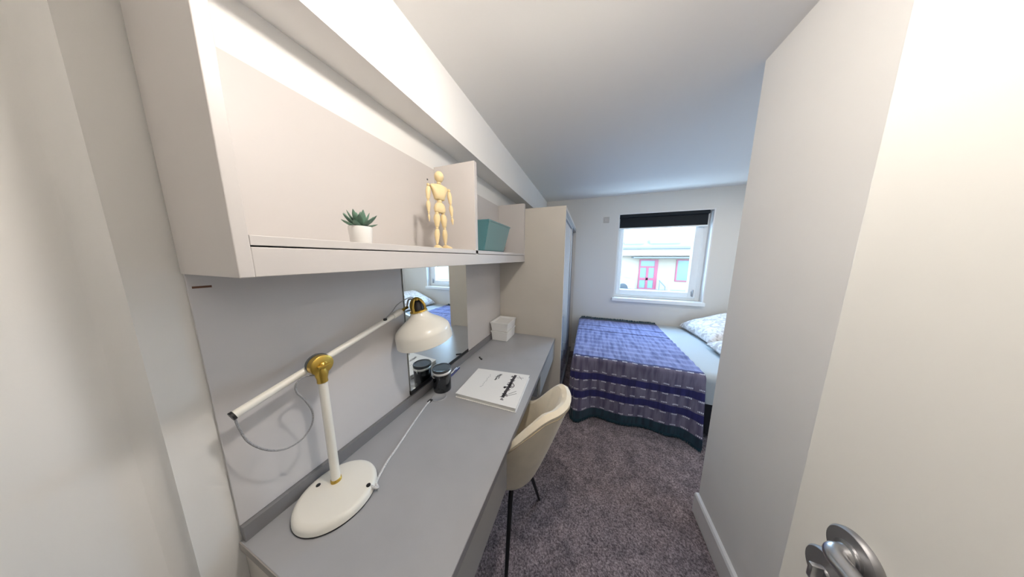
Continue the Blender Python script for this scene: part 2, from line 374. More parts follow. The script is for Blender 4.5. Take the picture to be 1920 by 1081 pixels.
# ------------------------------------------------------------------ wardrobe
XW = -.215
wd = thing('wardrobe', 'tall cashmere wardrobe with pale glossy sliding doors between desk and bed', 'wardrobe', (-.53, 2.7, 0))
obj('side_panel', bx(W+.002, XW, YE, YE+.022, 0, 1.982, .002), CARC, wd, )
obj('side_panel', bx(W+.002, XW, F-.03, F-.006, 0, 1.98, .002), CARC, wd)
obj('top_panel', bx(W+.002, XW-.002, YE+.022, F-.03, 1.955, 1.980), CARC, wd)
obj('plinth', bx(W+.03, XW-.06, YE+.022, F-.03, 0, .06), CARC, wd)
obj('back_panel', bx(W+.002, W+.010, YE+.022, F-.03, .06, 1.955), CARC, wd)
obj('door_track', bx(XW-.075, XW-.002, YE+.022, F-.03, 1.915, 1.957, .003), DSTEEL, wd)
obj('door_track', bx(XW-.075, XW-.002, YE+.022, F-.03, .06, .085, .003), DSTEEL, wd)
def sliding(y0, y1, x1):
    fr = BM(); 
    for a, b_ in ((y0, y0+.030), (y1-.030, y1)): box(fr, x1-.028, x1, a, b_, .085, 1.916, .003)
    box(fr, x1-.026, x1-.002, y0+.028, y1-.028, .085, .125); box(fr, x1-.026, x1-.002, y0+.028, y1-.028, 1.885, 1.916)
    d = obj('door', fr, DSTEEL, wd)
    obj('gloss_panel', bx(x1-.020, x1-.012, y0+.028, y1-.028, .12, 1.89), SLIDE, d)
    return d
d1 = sliding(YE+.026, 2.76, XW-.004)
obj('pull', lathe(BM(), (XW-.018, 2.10, 1.0), (1, 0, 0), [(0, .028), (.008, .028), (.008, .020), (.003, .018)], 20, sx=.5), DSTEEL, d1, True)
sliding(2.70, F-.034, XW-.040)

# ------------------------------------------------------------------ wall shelf unit
SX = -.587
sh = thing('wall_shelf', 'long open greige wall shelf unit above the desk', 'shelf', (-.72, 1.05, 1.492))
obj('side_panel', bx(W+.007, SX, Y0, Y0+.020, 1.492, 2.10, .0015), SHELF, sh)
obj('divider', bx(W+.012, SX, 1.030, 1.056, 1.549, 2.026, .0015), SHELF, sh)
obj('end_panel', bx(W+.005, SX, 1.925, 1.962, 1.492, 2.020, .0015), SHELF, sh)
obj('back_panel', bx(W+.001, W+.012, Y0+.020, 1.925, 1.50, 2.014), SHELF, sh)
obj('shelf_board', bx(W+.012, SX+.0, Y0+.020, 1.925, 1.5515, 1.570, .001), SHELF, sh)
obj('front_rail', bx(SX-.018, SX, Y0+.0195, 1.925, 1.4925, 1.5485, .0015), SHELF, sh)
obj('bottom_board', bx(W+.012, SX-.018, Y0+.020, 1.925, 1.500, 1.518), SHELF, sh)
obj('screw_cap', lathe(BM(), (W+.012, .975, 1.945), (1, 0, 0), [(0, .005), (.002, .004), (.0025, 0)], 12), GREYM, sh)

# splash panels and mirror between shelf and desk
PX = W+.008
tag(obj('splash_panel', bx(W+.001, PX, Y0+.004, .765, .813, 1.499, .001), SPLASH), 'plain grey back panel on the wall behind the white lamp', 'panel')
tag(obj('splash_panel', bx(W+.001, PX, 1.335, YE-.002, .813, 1.499, .001), SHELF), 'pale back panel on the wall behind the stacked white boxes', 'panel')
mr = thing('wall_mirror', 'frameless wall mirror above the desk behind the dark jar', 'mirror', (PX, 1.05, .84))
obj('mirror_glass', bx(W+.002, W+.012, .770, 1.330, .836, 1.498, .001), MIRR, mr)
obj('channel_shadow_strip', bx(W+.001, W+.013, .770, 1.330, .815, .836), DARK, mr)  # black strip stands in for the shadow along the mirror's bottom channel
# scuffs on the panel
obj('scuff', bx(PX, PX+.0006, .195, .222, 1.458, 1.463), mat('brown_scuff', (.16, .08, .05), .8), bpy.data.objects['splash_panel'])

# ------------------------------------------------------------------ desk
dk = thing('desk', 'long built-in grey desk with drawers along the left wall', 'desk', (-.56, 1.07, 0))
obj('worktop', bx(W+.002, DX, Y0, YE-.001, .737, DT, .0015), [DESK], dk)
obj('front_edging', bx(DX, DX+.002, Y0, YE-.001, .7385, DT-.001), DEDGE, dk)
obj('end_edging', bx(W+.002, DX, Y0-.002, Y0, .7385, DT-.001), mat('worn_taupe_edging', (.36, .33, .30), .6, var=.1, scale=20), dk)
obj('upstand', bx(W+.002, W+.021, Y0+.004, YE-.002, DT, .812, .001), DEDGE, dk)
obj('side_panel', bx(W+.002, DX-.020, Y0+.004, Y0+.022, 0, .737), CARC, dk)
def drawer(y0, y1, z0, z1):
    d = obj('drawer', bx(DX-.018, DX, y0, y1, z0, z1, .0015), FASC, dk)
    obj('drawer_box', bx(W+.15, DX-.018, y0+.02, y1-.012, z0+.012, z1-.004), FASC, d)
drawer(Y0+.003, .698, .580, .730)
drawer(1.330, YE-.004, .580, .730)
obj('divider_panel', bx(W+.05, DX-.02, 1.312, 1.330, .575, .737), DEDGE, dk)
obj('grommet', lathe(BM(), (-.745, .865, DT), (0, 0, 1), [(0, .042), (.003, .041), (.0035, .036), (.002, .034), (.002, 0)], 32), CAPM, dk, True)
obj('grommet_slot', bx(-.777, -.757, .808, .832, DT, DT+.0042, .001), DARK, dk)

# ------------------------------------------------------------------ desk lamp
lp = thing('desk_lamp', 'white and brass jointed desk lamp with round base and dome shade', 'lamp', (-.727, .350, DT))
BC = (-.725, .350)
obj('base', lathe(BM(), (BC[0], BC[1], DT+.003), (0, 0, 1), [(0, .104), (.002, .107), (.012, .106), (.019, .103), (.023, .097), (.0245, .09), (.0245, 0)], 64), CREAMW, lp, True)
obj('rubber_pad', lathe(BM(), (BC[0], BC[1], DT), (0, 0, 1), [(0, .106), (.0035, .108)], 64), DARK, lp, True)
PXY = (-.758, .366); zb = DT+.0275
obj('pole', lathe(BM(), (*PXY, zb), (0, 0, 1), [(0, .0125), (.37, .0115)], 24), CREAMW, lp, True)
obj('pole_collar', lathe(BM(), (*PXY, zb-.001), (0, 0, 1), [(0, .015), (.009, .0145), (.011, .0125)], 24), BRASS, lp, True)
for k, (x, y) in enumerate(((-.795, .335), (-.642, .392))):
    obj('button' if k == 0 else 'cord_inlet', lathe(BM(), (x, y, DT+.026), (0, 0, 1), [(0, .0065), (.003, .006), (.0045, 0)], 16), DARK, lp, True)
KZ = 1.203
bm = BM()
lathe(bm, (PXY[0]-.014, PXY[1]+.002, KZ), (1, 0, 0), [(0, .027), (.002, .030), (.020, .030), (.023, .026), (.0235, 0)], 32)
lathe(bm, (*PXY, KZ-.055), (0, 0, 1), [(0, .0135), (.012, .0135), (.030, .017), (.045, .012)], 20)
kn = obj('knuckle', bm, BRASS, lp, True)
bm = BM(); lathe(bm, (PXY[0]+.009, PXY[1]+.002, KZ), (1, 0, 0), [(0, .012), (.004, .011), (.007, .006), (.009, .005), (.010, 0)], 20)
box(bm, PXY[0]+.012, PXY[0]+.021, PXY[1]-.016, PXY[1]+.018, KZ-.003, KZ+.004, .002)
obj('wing_screw', bm, BRASS, kn, True)
obj('friction_disc', lathe(BM(), (PXY[0]-.024, PXY[1]+.002, KZ+.002), (1, 0, 0), [(0, .029), (.010, .031)], 32), GREYM, kn, True)
A0, A1 = Vector((-.787, .199, 1.152)), Vector((-.785, .694, 1.291)); AD = (A1-A0).normalized()
obj('arm', tube(BM(), [A0, A1-AD*.045, A1-AD*.044, A1], [.0105, .0105, .0135, .0135], 20), CREAMW, lp, True)
obj('arm_end_cap', tube(BM(), [A0-AD*.004, A0+AD*.002], .0112, 20), DARK, lp, True)
obj('arm_collar', tube(BM(), [A1-AD*.002, A1+AD*.018, A1+AD*.040], [.008, .0065, .0065], 16), BRASS, lp, True)
cg = A1-AD*.09
obj('cord_clip', bx(cg.x+.004, cg.x+.014, cg.y-.006, cg.y+.006, cg.z+.006, cg.z+.016, .002), DARK, lp)
# shade head: axis from neck to rim
NC = Vector((-.745, .757, 1.283)); AX = Vector((.12, .10, -1)).normalized()
prof = [(0, .034), (.006, .036), (.018, .042), (.034, .056), (.052, .082), (.070, .105), (.086, .1185), (.098, .123), (.104, .1235), (.150, .1265)]
bm = BM(); inner = [(s+.002, r-.0025) for s, r in prof[::-1] if s > .01]
lathe(bm, NC, AX, prof+inner+[(.02, 0)], 56, False)
obj('shade', bm, CREAMW, lp, True)
bm = BM(); lathe(bm, NC-AX*.004, AX, [(0, .030), (.001, .037), (.008, .039), (.009, .034)], 36)
nk = obj('shade_ring', bm, BRASS, lp, True)
bm = BM()
for k in range(4):
    an = k*PI/2+.5; a_, b_, _ = frame_axes(AX); d0 = a_*math.cos(an)+b_*math.sin(an)
    tube(bm, spline([NC+d0*.035, NC-AX*.026+d0*.035, NC-AX*.052+d0*.020, NC-AX*.060], 5), .0058, 8)
lathe(bm, NC-AX*.062, AX, [(0, .012), (.003, .016), (.012, .016)], 20)
obj('head_cage', bm, BRASS, nk, True)
obj('socket', lathe(BM(), NC-AX*.048, AX, [(0, .014), (.010, .023), (.050, .025)], 24), DARK, nk, True)
a_, b_, _ = frame_axes(AX)
hp = A1+AD*.035
obj('bracket', tube(BM(), spline([hp, hp+Vector((.005, .004, .030)), NC-AX*.055+Vector((-.012, -.02, .004)), NC-AX*.048], 6), .004, 8), DSTEEL, nk, True)
CORD = mat('grey_braided_cord', (.33, .33, .34), .8, var=.5, scale=600)
CORDW = mat('white_braided_cord', (.66, .66, .66), .8, var=.45, scale=500)
head_cord = spline([cg+Vector((.009, .0, .013)), cg+Vector((.012, .03, .034)), cg+Vector((.014, .062, .062)), NC-AX*.058+Vector((-.01, -.035, .008)), NC-AX*.055+Vector((-.006, -.012, .008)), NC-AX*.038], 8)
obj('head_cord', tube(BM(), head_cord, .0021, 8), CORD, lp, True)
def cord_pt(px, py, x):      # a point of the slack cord loop in the plane X = x
    d = (px-960)*r_-(py-540.5)*u_+FPX*f_; return Vector((0, 0, H))+d*(x/d.x)
loop = [cord_pt(*q) for q in ((440, 782, -.787), (447, 800, -.787), (466, 828, -.785), (500, 843, -.780), (535, 841, -.775), (565, 824, -.770), (584, 797, -.768), (586, 772, -.767), (572, 750, -.766), (557, 736, -.766), (555, 720, -.765), (570, 706, -.764), (588, 703, -.762), (597, 704, -.760))]
obj('slack_cord', tube(BM(), spline(loop, 8), .0023, 8), CORD, lp, True)
def on_desk(px, py, z=DT):
    d = (px-960)*r_-(py-540.5)*u_+FPX*f_; return Vector((0, 0, H))+d*((z-H)/d.z)
cable = [Vector((-.640, .394, DT+.022)), Vector((-.618, .404, DT+.014)), on_desk(704, 903, DT+.006)+Vector((.004, 0, 0)), on_desk(715, 884, DT+.004), on_desk(728, 862, DT+.004), on_desk(742, 842, DT+.004), on_desk(766, 806, DT+.004), on_desk(786, 777, DT+.004), on_desk(800, 758, DT+.006), on_desk(806, 752, DT+.004)]
obj('power_cord', tube(BM(), spline(cable, 8), .0040, 8), CORDW, lp, True)

# ------------------------------------------------------------------ things on the desk
JC = (-.772, .930); JR = .050
jr = thing('storage_jar', 'dark lidded jar with silver ring standing by the mirror', 'jar', (*JC, DT))
JM = mat('dark_smoked_glass', (.012, .014, .018), .12, coat=.6)
obj('body', lathe(BM(), (*JC, DT), (0, 0, 1), [(0, .044), (.004, .049), (.104, .050), (.110, .047)], 40), JM, jr, True)
obj('ring', lathe(BM(), (*JC, DT+.108), (0, 0, 1), [(0, .0505), (.003, .053), (.011, .053), (.014, .0505)], 40), mat('polished_steel', (.85, .85, .85), .35, metal=.8), jr, True)
obj('lid', lathe(BM(), (*JC, DT+.122), (0, 0, 1), [(0, .051), (.012, .0525), (.016, .050), (.0155, .045), (.013, .043), (.013, 0)], 40), mat('grey_black_lid', (.05, .055, .062), .2, coat=.5), jr, True)
obj('clasp', tube(BM(), spline([(JC[0]-.010, JC[1]-.050, DT+.118), (JC[0]-.016, JC[1]-.060, DT+.110), (JC[0]-.012, JC[1]-.052, DT+.095)], 5), .003, 8), STEEL, jr, True)
def pen(a, b, r, m, cm, label):
    a, b = Vector(a), Vector(b); d = (b-a).normalized(); t = thing('pen', label, 'pen', a)
    obj('barrel', tube(BM(), [a, b-d*.045], r, 12), m, t, True); obj('cap', tube(BM(), [b-d*.045, b-d*.002, b], [r*1.12, r*1.12, r*.8], 12), cm, t, True)
    obj('clip', tube(BM(), [b-d*.040+Vector((0, 0, r*1.3)), b-d*.003+Vector((0, 0, r*1.3))], r*.25, 6), STEEL, t, True)
    obj('tip', tube(BM(), [a-d*.012, a-d*.004, a], [.0008, r*.6, r*.9], 10), DARK, t, True)
pen((-.800, 1.010, DT+.0055), (-.815, 1.165, DT+.0055), .0052, PENB, PENB, 'dark blue pen on the desk, the one farther from the upstand')
pen((-.817, 1.000, DT+.0055), (-.828, 1.155, DT+.0055), .0050, UPVC, mat('pale_pen_cap', (.62, .64, .80), .3), 'white pen lying closest along the desk upstand')
ed = Vector((-.745, 1.342, DT)); bm = BM(); box(bm, -.006, .006, -.022, .022, 0, .008, .002)
bmesh.ops.rotate(bm, verts=bm.verts, cent=(0, 0, 0), matrix=Matrix.Rotation(.9, 3, 'Z')); bmesh.ops.translate(bm, verts=bm.verts, vec=ed)
pc = thing('black_item', 'small unidentified black item lying on the desk between book and boxes', 'black_item', ed)  # unidentified small item, modelled as a plain black block
obj('item_body', bm, DARK, pc)
bm = BM(); box(bm, -.0015, .0015, -.020, .006, .008, .0105); bmesh.ops.rotate(bm, verts=bm.verts, cent=(0, 0, 0), matrix=Matrix.Rotation(.9, 3, 'Z')); bmesh.ops.translate(bm, verts=bm.verts, vec=ed)
obj('sleeve', bm, DSTEEL, pc)

# sketch book
bk = thing('book', 'thick white covered book lying on the desk edge beside the chair', 'book', (-.49, 1.05, DT))
q0 = [on_desk(854, 744), on_desk(967, 774), on_desk(993, 703, DT+.024), on_desk(897, 690, DT+.024)]
q0 = [Vector((p.x, p.y, 0)) for p in q0]
def quad_slab(q, z0, z1, inset=0.0, bev=.0):
    c = sum(q, Vector())/4; q = [p+(c-p).normalized()*inset for p in q]; bm = BM()
    a = [bm.verts.new((p.x, p.y, z0)) for p in q]; b = [bm.verts.new((p.x, p.y, z1)) for p in q]
    for i in range(4): bm.faces.new((a[i], a[(i+1) % 4], b[(i+1) % 4], b[i]))
    bm.faces.new(a); bm.faces.new(b)
    if bev: bmesh.ops.bevel(bm, geom=list(bm.edges), offset=bev, segments=2, affect='EDGES')
    return bm
obj('back_cover', quad_slab(q0, DT+.0005, DT+.003), PAPER, bk)
obj('page_block', quad_slab(q0, DT+.003, DT+.0215, .006), PAGES, bk)
fc = obj('front_cover', quad_slab(q0, DT+.0215, DT+.0245, 0, .0008), PAPER, bk)
def bp(u, v):           # u along the near edge (A->B), v away from the viewer
    a = q0[0].lerp(q0[1], u); b = q0[3].lerp(q0[2], u); p = a.lerp(b, v); return Vector((p.x, p.y, DT+.0247))
def stroke(bm, pts, wd):
    for (a, b) in zip(pts, pts[1:]):
        a, b = bp(*a), bp(*b); d = (b-a); d.z = 0
        if d.length < 1e-6: continue
        n_ = Vector((-d.y, d.x, 0)).normalized()*wd*.85
        vs = [bm.verts.new(p) for p in (a-n_, b-n_, b+n_, a+n_)]; bm.faces.new(vs)
bm = BM()
stroke(bm, [(.74, .18), (.745, .50), (.75, .72), (.76, .93)], .010)
for k in range(26):
    v0 = .14+.03*k; stroke(bm, [(.735+random.uniform(-.045, .05), v0+random.uniform(-.02, .02)), (.75+random.uniform(-.05, .06), v0+random.uniform(-.02, .04))], random.uniform(.002, .006))
for k in range(14):
    an = k/14*2*PI; stroke(bm, [(.79+.035*math.cos(an), .55+.06*math.sin(an)), (.79+.035*math.cos(an+.5), .55+.06*math.sin(an+.5))], .003)
for k in range(5): stroke(bm, [(.69+random.uniform(-.015, .02), .46+random.uniform(-.02, .03)), (.70+random.uniform(-.02, .02), .50)], .005)
stroke(bm, [(.80, .30), (.90, .42)], .0018); stroke(bm, [(.80, .25), (.92, .36)], .0018); stroke(bm, [(.80, .84), (.92, .86)], .0018); stroke(bm, [(.82, .92), (.90, .80)], .0014)
obj('cover_drawing', bm, INK, fc, kind='stuff')
bm = BM()
for k in range(12): stroke(bm, [(.46+random.uniform(-.03, .05), .72+random.uniform(-.10, .16)), (.47+random.uniform(-.03, .05), .74+random.uniform(-.10, .16))], .003)
for k in range(10): stroke(bm, [(.30+k*.002+random.uniform(-.015, .015), .34+.05*k), (.31+random.uniform(-.01, .02), .37+.05*k)], .0022)
obj('cover_lettering', bm, INKL, fc, kind='stuff')

# two stacked white storage boxes
def tray(z0, h, x0, x1, y0, y1, fl, label):
    t = thing('storage_box', label, 'box', ((x0+x1)/2, (y0+y1)/2, z0), 'white storage boxes')
    bm = BM()
    def ringv(e, z): return [bm.verts.new(p) for p in ((x0-e, y0-e, z), (x1+e, y0-e, z), (x1+e, y1+e, z), (x0-e, y1+e, z))]
    R = [ringv(0, z0), ringv(fl, z0+h), ringv(fl-.003, z0+h), ringv(fl-.010, z0+h-.016), ]
    for a, b in zip(R, R[1:]):
        for i in range(4): bm.faces.new((a[i], a[(i+1) % 4], b[(i+1) % 4], b[i]))
    bm.faces.new(R[0]); bm.faces.new(R[-1])
    bmesh.ops.bevel(bm, geom=[e for e in bm.edges], offset=.0022, segments=2, affect='EDGES', clamp_overlap=True)
    obj('tray', bm, BOXM, t, True)
    obj('rim', ring2(x0-fl-.003, x1+fl+.003, y0-fl-.003, y1+fl+.003, z0+h-.012, z0+h, .008), BOXM, t)
def ring2(x0, x1, y0, y1, z0, z1, w_):
    bm = BM(); box(bm, x0, x0+w_, y0, y1, z0, z1, .0015); box(bm, x1-w_, x1, y0, y1, z0, z1, .0015)
    box(bm, x0+w_*.9, x1-w_*.9, y0, y0+w_, z0, z1, .0015); box(bm, x0+w_*.9, x1-w_*.9, y1-w_, y1, z0, z1, .0015); return bm
tray(DT+.001, .090, -.824, -.676, 1.715, 1.925, .006, 'lower white box of the stack beside the wardrobe')
tray(DT+.092, .082, -.826, -.674, 1.715, 1.925, .010, 'upper white box of the stack beside the wardrobe')

# ------------------------------------------------------------------ things on the shelf
SZ = 1.570
PC = (-.640, .447)
pp = thing('potted_succulent', 'small green succulent in a white pot on the wall shelf', 'plant', (*PC, SZ))
obj('pot', lathe(BM(), (*PC, SZ), (0, 0, 1), [(0, .024), (.003, .027), (.044, .030), (.049, .029), (.049, .026), (.044, .025)], 32), POT, pp, True)
obj('soil', lathe(BM(), (*PC, SZ+.044), (0, 0, 1), [(0, .026), (.001, .02), (.002, 0)], 24), SOIL, pp)
def leaf(base, d, L, wd):
    bm = BM(); d = Vector(d).normalized(); a, b, _ = frame_axes(d); rings = []
    for s, k in ((0, .5), (.25, .85), (.55, 1.0), (.8, .72), (.95, .3)):
        c = Vector(base)+d*L*s+Vector((0, 0, 1))*L*.12*s*s
        rings.append([bm.verts.new(c+wd*k*(math.cos(t_)*a+.38*math.sin(t_)*b)) for t_ in [2*PI*i/8 for i in range(8)]])
    tip = bm.verts.new(Vector(base)+d*L*1.03+Vector((0, 0, L*.13)))
    for p, q in zip(rings, rings[1:]):
        for i in range(8): bm.faces.new((p[i], p[(i+1) % 8], q[(i+1) % 8], q[i]))
    for i in range(8): bm.faces.new((rings[-1][i], rings[-1][(i+1) % 8], tip))
    bm.faces.new(rings[0]); return bm
for lay, (n, el, L) in enumerate(((7, 16, .042), (6, 40, .047), (6, 62, .046), (4, 80, .042))):
    for k in range(n):
        an = 2*PI*k/n+lay*.45; e = math.radians(el+random.uniform(-6, 6))
        obj('leaf', leaf((PC[0]+.006*math.cos(an), PC[1]+.006*math.sin(an), SZ+.046), (math.cos(an)*math.cos(e), math.sin(an)*math.cos(e), math.sin(e)), L*random.uniform(.9, 1.1), .0085), LEAF, pp, True)

# wooden artist's figure: local frame, x = to its left, y = forward, z up; about 0.335 tall
mo = Vector((-.650, .823, SZ)); ang = math.radians(-18)     # it faces the room and a little to the camera
fx = Vector((math.cos(ang+PI/2), math.sin(ang+PI/2), 0)); fy = Vector((math.cos(ang), math.sin(ang), 0))
def mp_(x, y, z): return mo+fx*x*1.28+fy*y+Vector((0, 0, z))
mn = thing('wooden_mannequin', 'jointed pale wooden artist figure standing on the wall shelf', 'figurine', mo)
def seg(name, a, b, ra, rm, rb, sx=1.0, k=.4):
    a, b = mp_(*a), mp_(*b); L = (b-a).length; ra, rm, rb = ra*1.3, rm*1.3, rb*1.25
    bm = BM(); lathe(bm, a, b-a, [(0, 0), (.003, ra*.75), (.008, ra), (L*k, rm), (L-.007, rb), (L-.002, rb*.75), (L, 0)], 18, False, sx)
    return obj(name, bm, WOOD, mn, True)
bm = BM(); c = mp_(0, .004, .312); ball(bm, (0, 0, 0), .0200, 1.0, 1.05, 1.22, 18, 12)
for vt in bm.verts:
    if vt.co.z < 0: vt.co.x *= 1+vt.co.z*6; vt.co.y *= 1+vt.co.z*8
rot = Matrix(((fx.x, fy.x, 0), (fx.y, fy.y, 0), (0, 0, 1)))
for vt in bm.verts: vt.co = rot @ vt.co+c
obj('head', bm, WOOD, mn, True)
seg('neck', (0, 0, .278), (0, .002, .296), .007, .007, .007)
def torso(name, rows):
    bm = BM(); R = []
    for z, rx, ry, oy in rows:
        R.append([bm.verts.new(mp_(rx*math.copysign(abs(math.cos(t))**.75, math.cos(t)), oy+ry*math.copysign(abs(math.sin(t))**.75, math.sin(t)), z)) for t in [2*PI*i/24 for i in range(24)]])
    for p, q in zip(R, R[1:]):
        for i in range(24): bm.faces.new((p[i], p[(i+1) % 24], q[(i+1) % 24], q[i]))
    bm.faces.new(R[0]); bm.faces.new(R[-1]); return obj(name, bm, WOOD, mn, True)
torso('chest', [(.214, .012, .010, 0), (.217, .018, .0135, 0), (.232, .022, .016, .001), (.254, .029, .017, .001), (.268, .034, .014, 0), (.276, .030, .011, 0), (.281, .012, .008, 0)])
bm = BM(); ball(bm, mp_(0, 0, .209), .011); obj('waist_ball', bm, WOOD, mn, True)
torso('hips', [(.160, .014, .010, 0), (.164, .020, .013, 0), (.178, .0215, .0145, 0), (.194, .018, .013, 0), (.203, .011, .010, 0)])
for s in (-1, 1):
    n0 = s*.0405
    for c0, r0 in (((n0, 0, .268), .0070), ((n0*1.10, .002, .205), .0052), ((n0*1.15, .006, .150), .0042), ((s*.0125, 0, .157), .0078), ((s*.0150, .002, .092), .0065), ((s*.017, 0, .022), .0055)):
        bm = BM(); ball(bm, mp_(*c0), r0, u=12, v=8); obj('joint_ball', bm, WOOD, mn, True)
    seg('upper_arm', (n0, 0, .264), (n0*1.10, .002, .207), .0065, .0082, .0060)
    seg('forearm', (n0*1.10, .002, .203), (n0*1.15, .006, .152), .0062, .0072, .0045)
    seg('hand', (n0*1.15, .006, .149), (n0*1.17, .010, .113), .0042, .0064, .0028, .6)
    seg('thigh', (s*.0125, 0, .155), (s*.0150, .002, .095), .0095, .0115, .0075)
    seg('shin', (s*.0150, .002, .090), (s*.017, 0, .024), .0072, .0092, .0055)
    bm = BM(); R = []
    for y_, hw, hh in ((-.012, .005, .010), (-.008, .009, .015), (.004, .010, .017), (.018, .010, .012), (.032, .0085, .008), (.037, .005, .005)):
        R.append([bm.verts.new(mp_(s*(.017+.10*max(0, y_))+hw*cx, y_, cz*hh)) for cx, cz in ((-1, .02), (1, .02), (1, .5), (.6, 1), (-.6, 1), (-1, .5))])
    for p, q in zip(R, R[1:]):
        for i in range(6): bm.faces.new((p[i], p[(i+1) % 6], q[(i+1) % 6], q[i]))
    bm.faces.new(R[0]); bm.faces.new(R[-1]); obj('foot', bm, WOOD, mn, True)

# teal box on the far bay of the shelf
tb = thing('teal_box', 'glossy teal tapered box on the far bay of the shelf', 'box', (-.70, 1.42, SZ))
bm = BM()
B_ = [(-.715, 1.225), (-.640, 1.225), (-.640, 1.560), (-.715, 1.560)]; T_ = [(-.725, 1.228), (-.602, 1.228), (-.602, 1.605), (-.725, 1.605)]
def lv(t, e=0): return [Vector((b[0]+(q[0]-b[0])*t, b[1]+(q[1]-b[1])*t, SZ+.004+.192*t)) for b, q in zip(B_, T_)]
vv = [[bm.verts.new(p) for p in lv(t)] for t in (0, 1)]
for i in range(4): bm.faces.new((vv[0][i], vv[0][(i+1) % 4], vv[1][(i+1) % 4], vv[1][i]))
bm.faces.new(vv[0]); bm.faces.new(vv[1])
bmesh.ops.bevel(bm, geom=list(bm.edges), offset=.004, segments=2, affect='EDGES')
obj('body', bm, TEAL, tb)
obj('foot_strip', bx(-.715, -.638, 1.230, 1.555, SZ, SZ+.006), TEALD, tb)
bm = BM(); P0, P1 = lv(.93), lv(.965)
for p, q in ((0, 1), (1, 2), (2, 3), (3, 0)):
    pass
obj('lid', bx(-.7265, -.6005, 1.226, 1.607, SZ+.188, SZ+.199, .003), TEAL, tb)

# ------------------------------------------------------------------ chair
CC = Vector((-.365, .940, 0)); CR = Matrix.Rotation(math.radians(-9), 4, 'Z')
ch = thing('desk_chair', 'cream velvet tub chair with black legs pushed up to desk', 'chair', CC)
def cpt(x, y, z): return CC+(CR @ Vector((x, y, z)))
def shell_pt(t, v, inset):
    """t = angle from straight back, v = 0 bottom .. 1 rim"""
    ct, st = math.cos(t), math.sin(t)
    k = abs(t)/math.radians(112)
    dg = math.degrees(abs(t))
    q = min(1, max(0, (dg-30)/50)); q = q*q*(3-2*q)
    rim = .885-.205*q-.05*max(0, (dg-80)/32)
    z = .425+(rim-.425)*v
    h = (z-.425)/.45
    rad = .150+.105*h**.85
    rad -= inset*(.35+.65*min(1, v*4)) if inset else 0
    lean = .055*h*max(0, ct)**.6
    if inset and ct > .3: rad += .0035*math.cos(t*16)*min(1, v*1.4)*(1-v*.6)
    return cpt(rad*ct*1.03+lean, rad*st*.93, z)
bm = BM(); NT, NV = 64, 14; T0 = math.radians(112)
outer = [[bm.verts.new(shell_pt(-T0+2*T0*i/NT, j/NV, 0)) for j in range(NV+1)] for i in range(NT+1)]
inner = [[bm.verts.new(shell_pt(-T0+2*T0*i/NT, j/NV, .040)) for j in range(NV+1)] for i in range(NT+1)]
rimv = [bm.verts.new((outer[i][-1].co+inner[i][-1].co)/2+Vector((0, 0, .012))) for i in range(NT+1)]
for i in range(NT):
    for j in range(NV):
        bm.faces.new((outer[i][j], outer[i+1][j], outer[i+1][j+1], outer[i][j+1])); bm.faces.new((inner[i][j], inner[i][j+1], inner[i+1][j+1], inner[i+1][j]))
    bm.faces.new((outer[i][-1], outer[i+1][-1], rimv[i+1], rimv[i])); bm.faces.new((rimv[i], rimv[i+1], inner[i+1][-1], inner[i][-1]))
    bm.faces.new((outer[i][0], inner[i][0], inner[i+1][0], outer[i+1][0]))
for i in (0, NT):
    for j in range(NV): bm.faces.new((outer[i][j], outer[i][j+1], inner[i][j+1], inner[i][j]))
    bm.faces.new((outer[i][-1], rimv[i], inner[i][-1]))
obj('backrest', bm, FABR, ch, True)
pts = [shell_pt(-T0+2*T0*i/NT, .955, -.001) for i in range(NT+1)]
obj('piping', tube(BM(), pts, .0028, 8), mat('beige_piping', (.50, .41, .29), .8), ch, True)
bm = BM(); R = []
for z, e in ((.425, .80), (.432, .93), (.450, 1.0), (.475, 1.0), (.490, .95), (.496, .80), (.498, .4)):
    R.append([bm.verts.new(cpt((-.070+.200*e*math.copysign(abs(math.cos(t))**.8, math.cos(t))), .138*e*math.copysign(abs(math.sin(t))**.8, math.sin(t)), z)) for t in [2*PI*i/40 for i in range(40)]])
for p, q in zip(R, R[1:]):
    for i in range(40): bm.faces.new((p[i], p[(i+1) % 40], q[(i+1) % 40], q[i]))
bm.faces.new(R[0]); bm.faces.new(R[-1])
obj('seat', bm, FABR, ch, True)
bm = BM(); R = []
for z, rr in ((.368, .045), (.372, .085), (.386, .118), (.405, .138), (.428, .151)):
    R.append([bm.verts.new(cpt(rr*math.cos(t)*1.03, rr*math.sin(t)*.95, z)) for t in [2*PI*i/40 for i in range(40)]])
for p, q in zip(R, R[1:]):
    for i in range(40): bm.faces.new((p[i], p[(i+1) % 40], q[(i+1) % 40], q[i]))
bm.faces.new(R[0]); bm.faces.new(R[-1])
obj('seat_shell', bm, FABR, ch, True)
obj('leg_frame', bx(CC.x-.06, CC.x+.06, CC.y-.06, CC.y+.06, .352, .370, .004), BLACKM, ch)
for sx_ in (-1, 1):
    for sy_ in (-1, 1):
        obj('leg', tube(BM(), [cpt(sx_*.055, sy_*.055, .361), cpt(sx_*.075, sy_*.105, .33), cpt(sx_*.110, sy_*.210, 0)], [.0125, .012, .008], 14), BLACKM, ch, True)

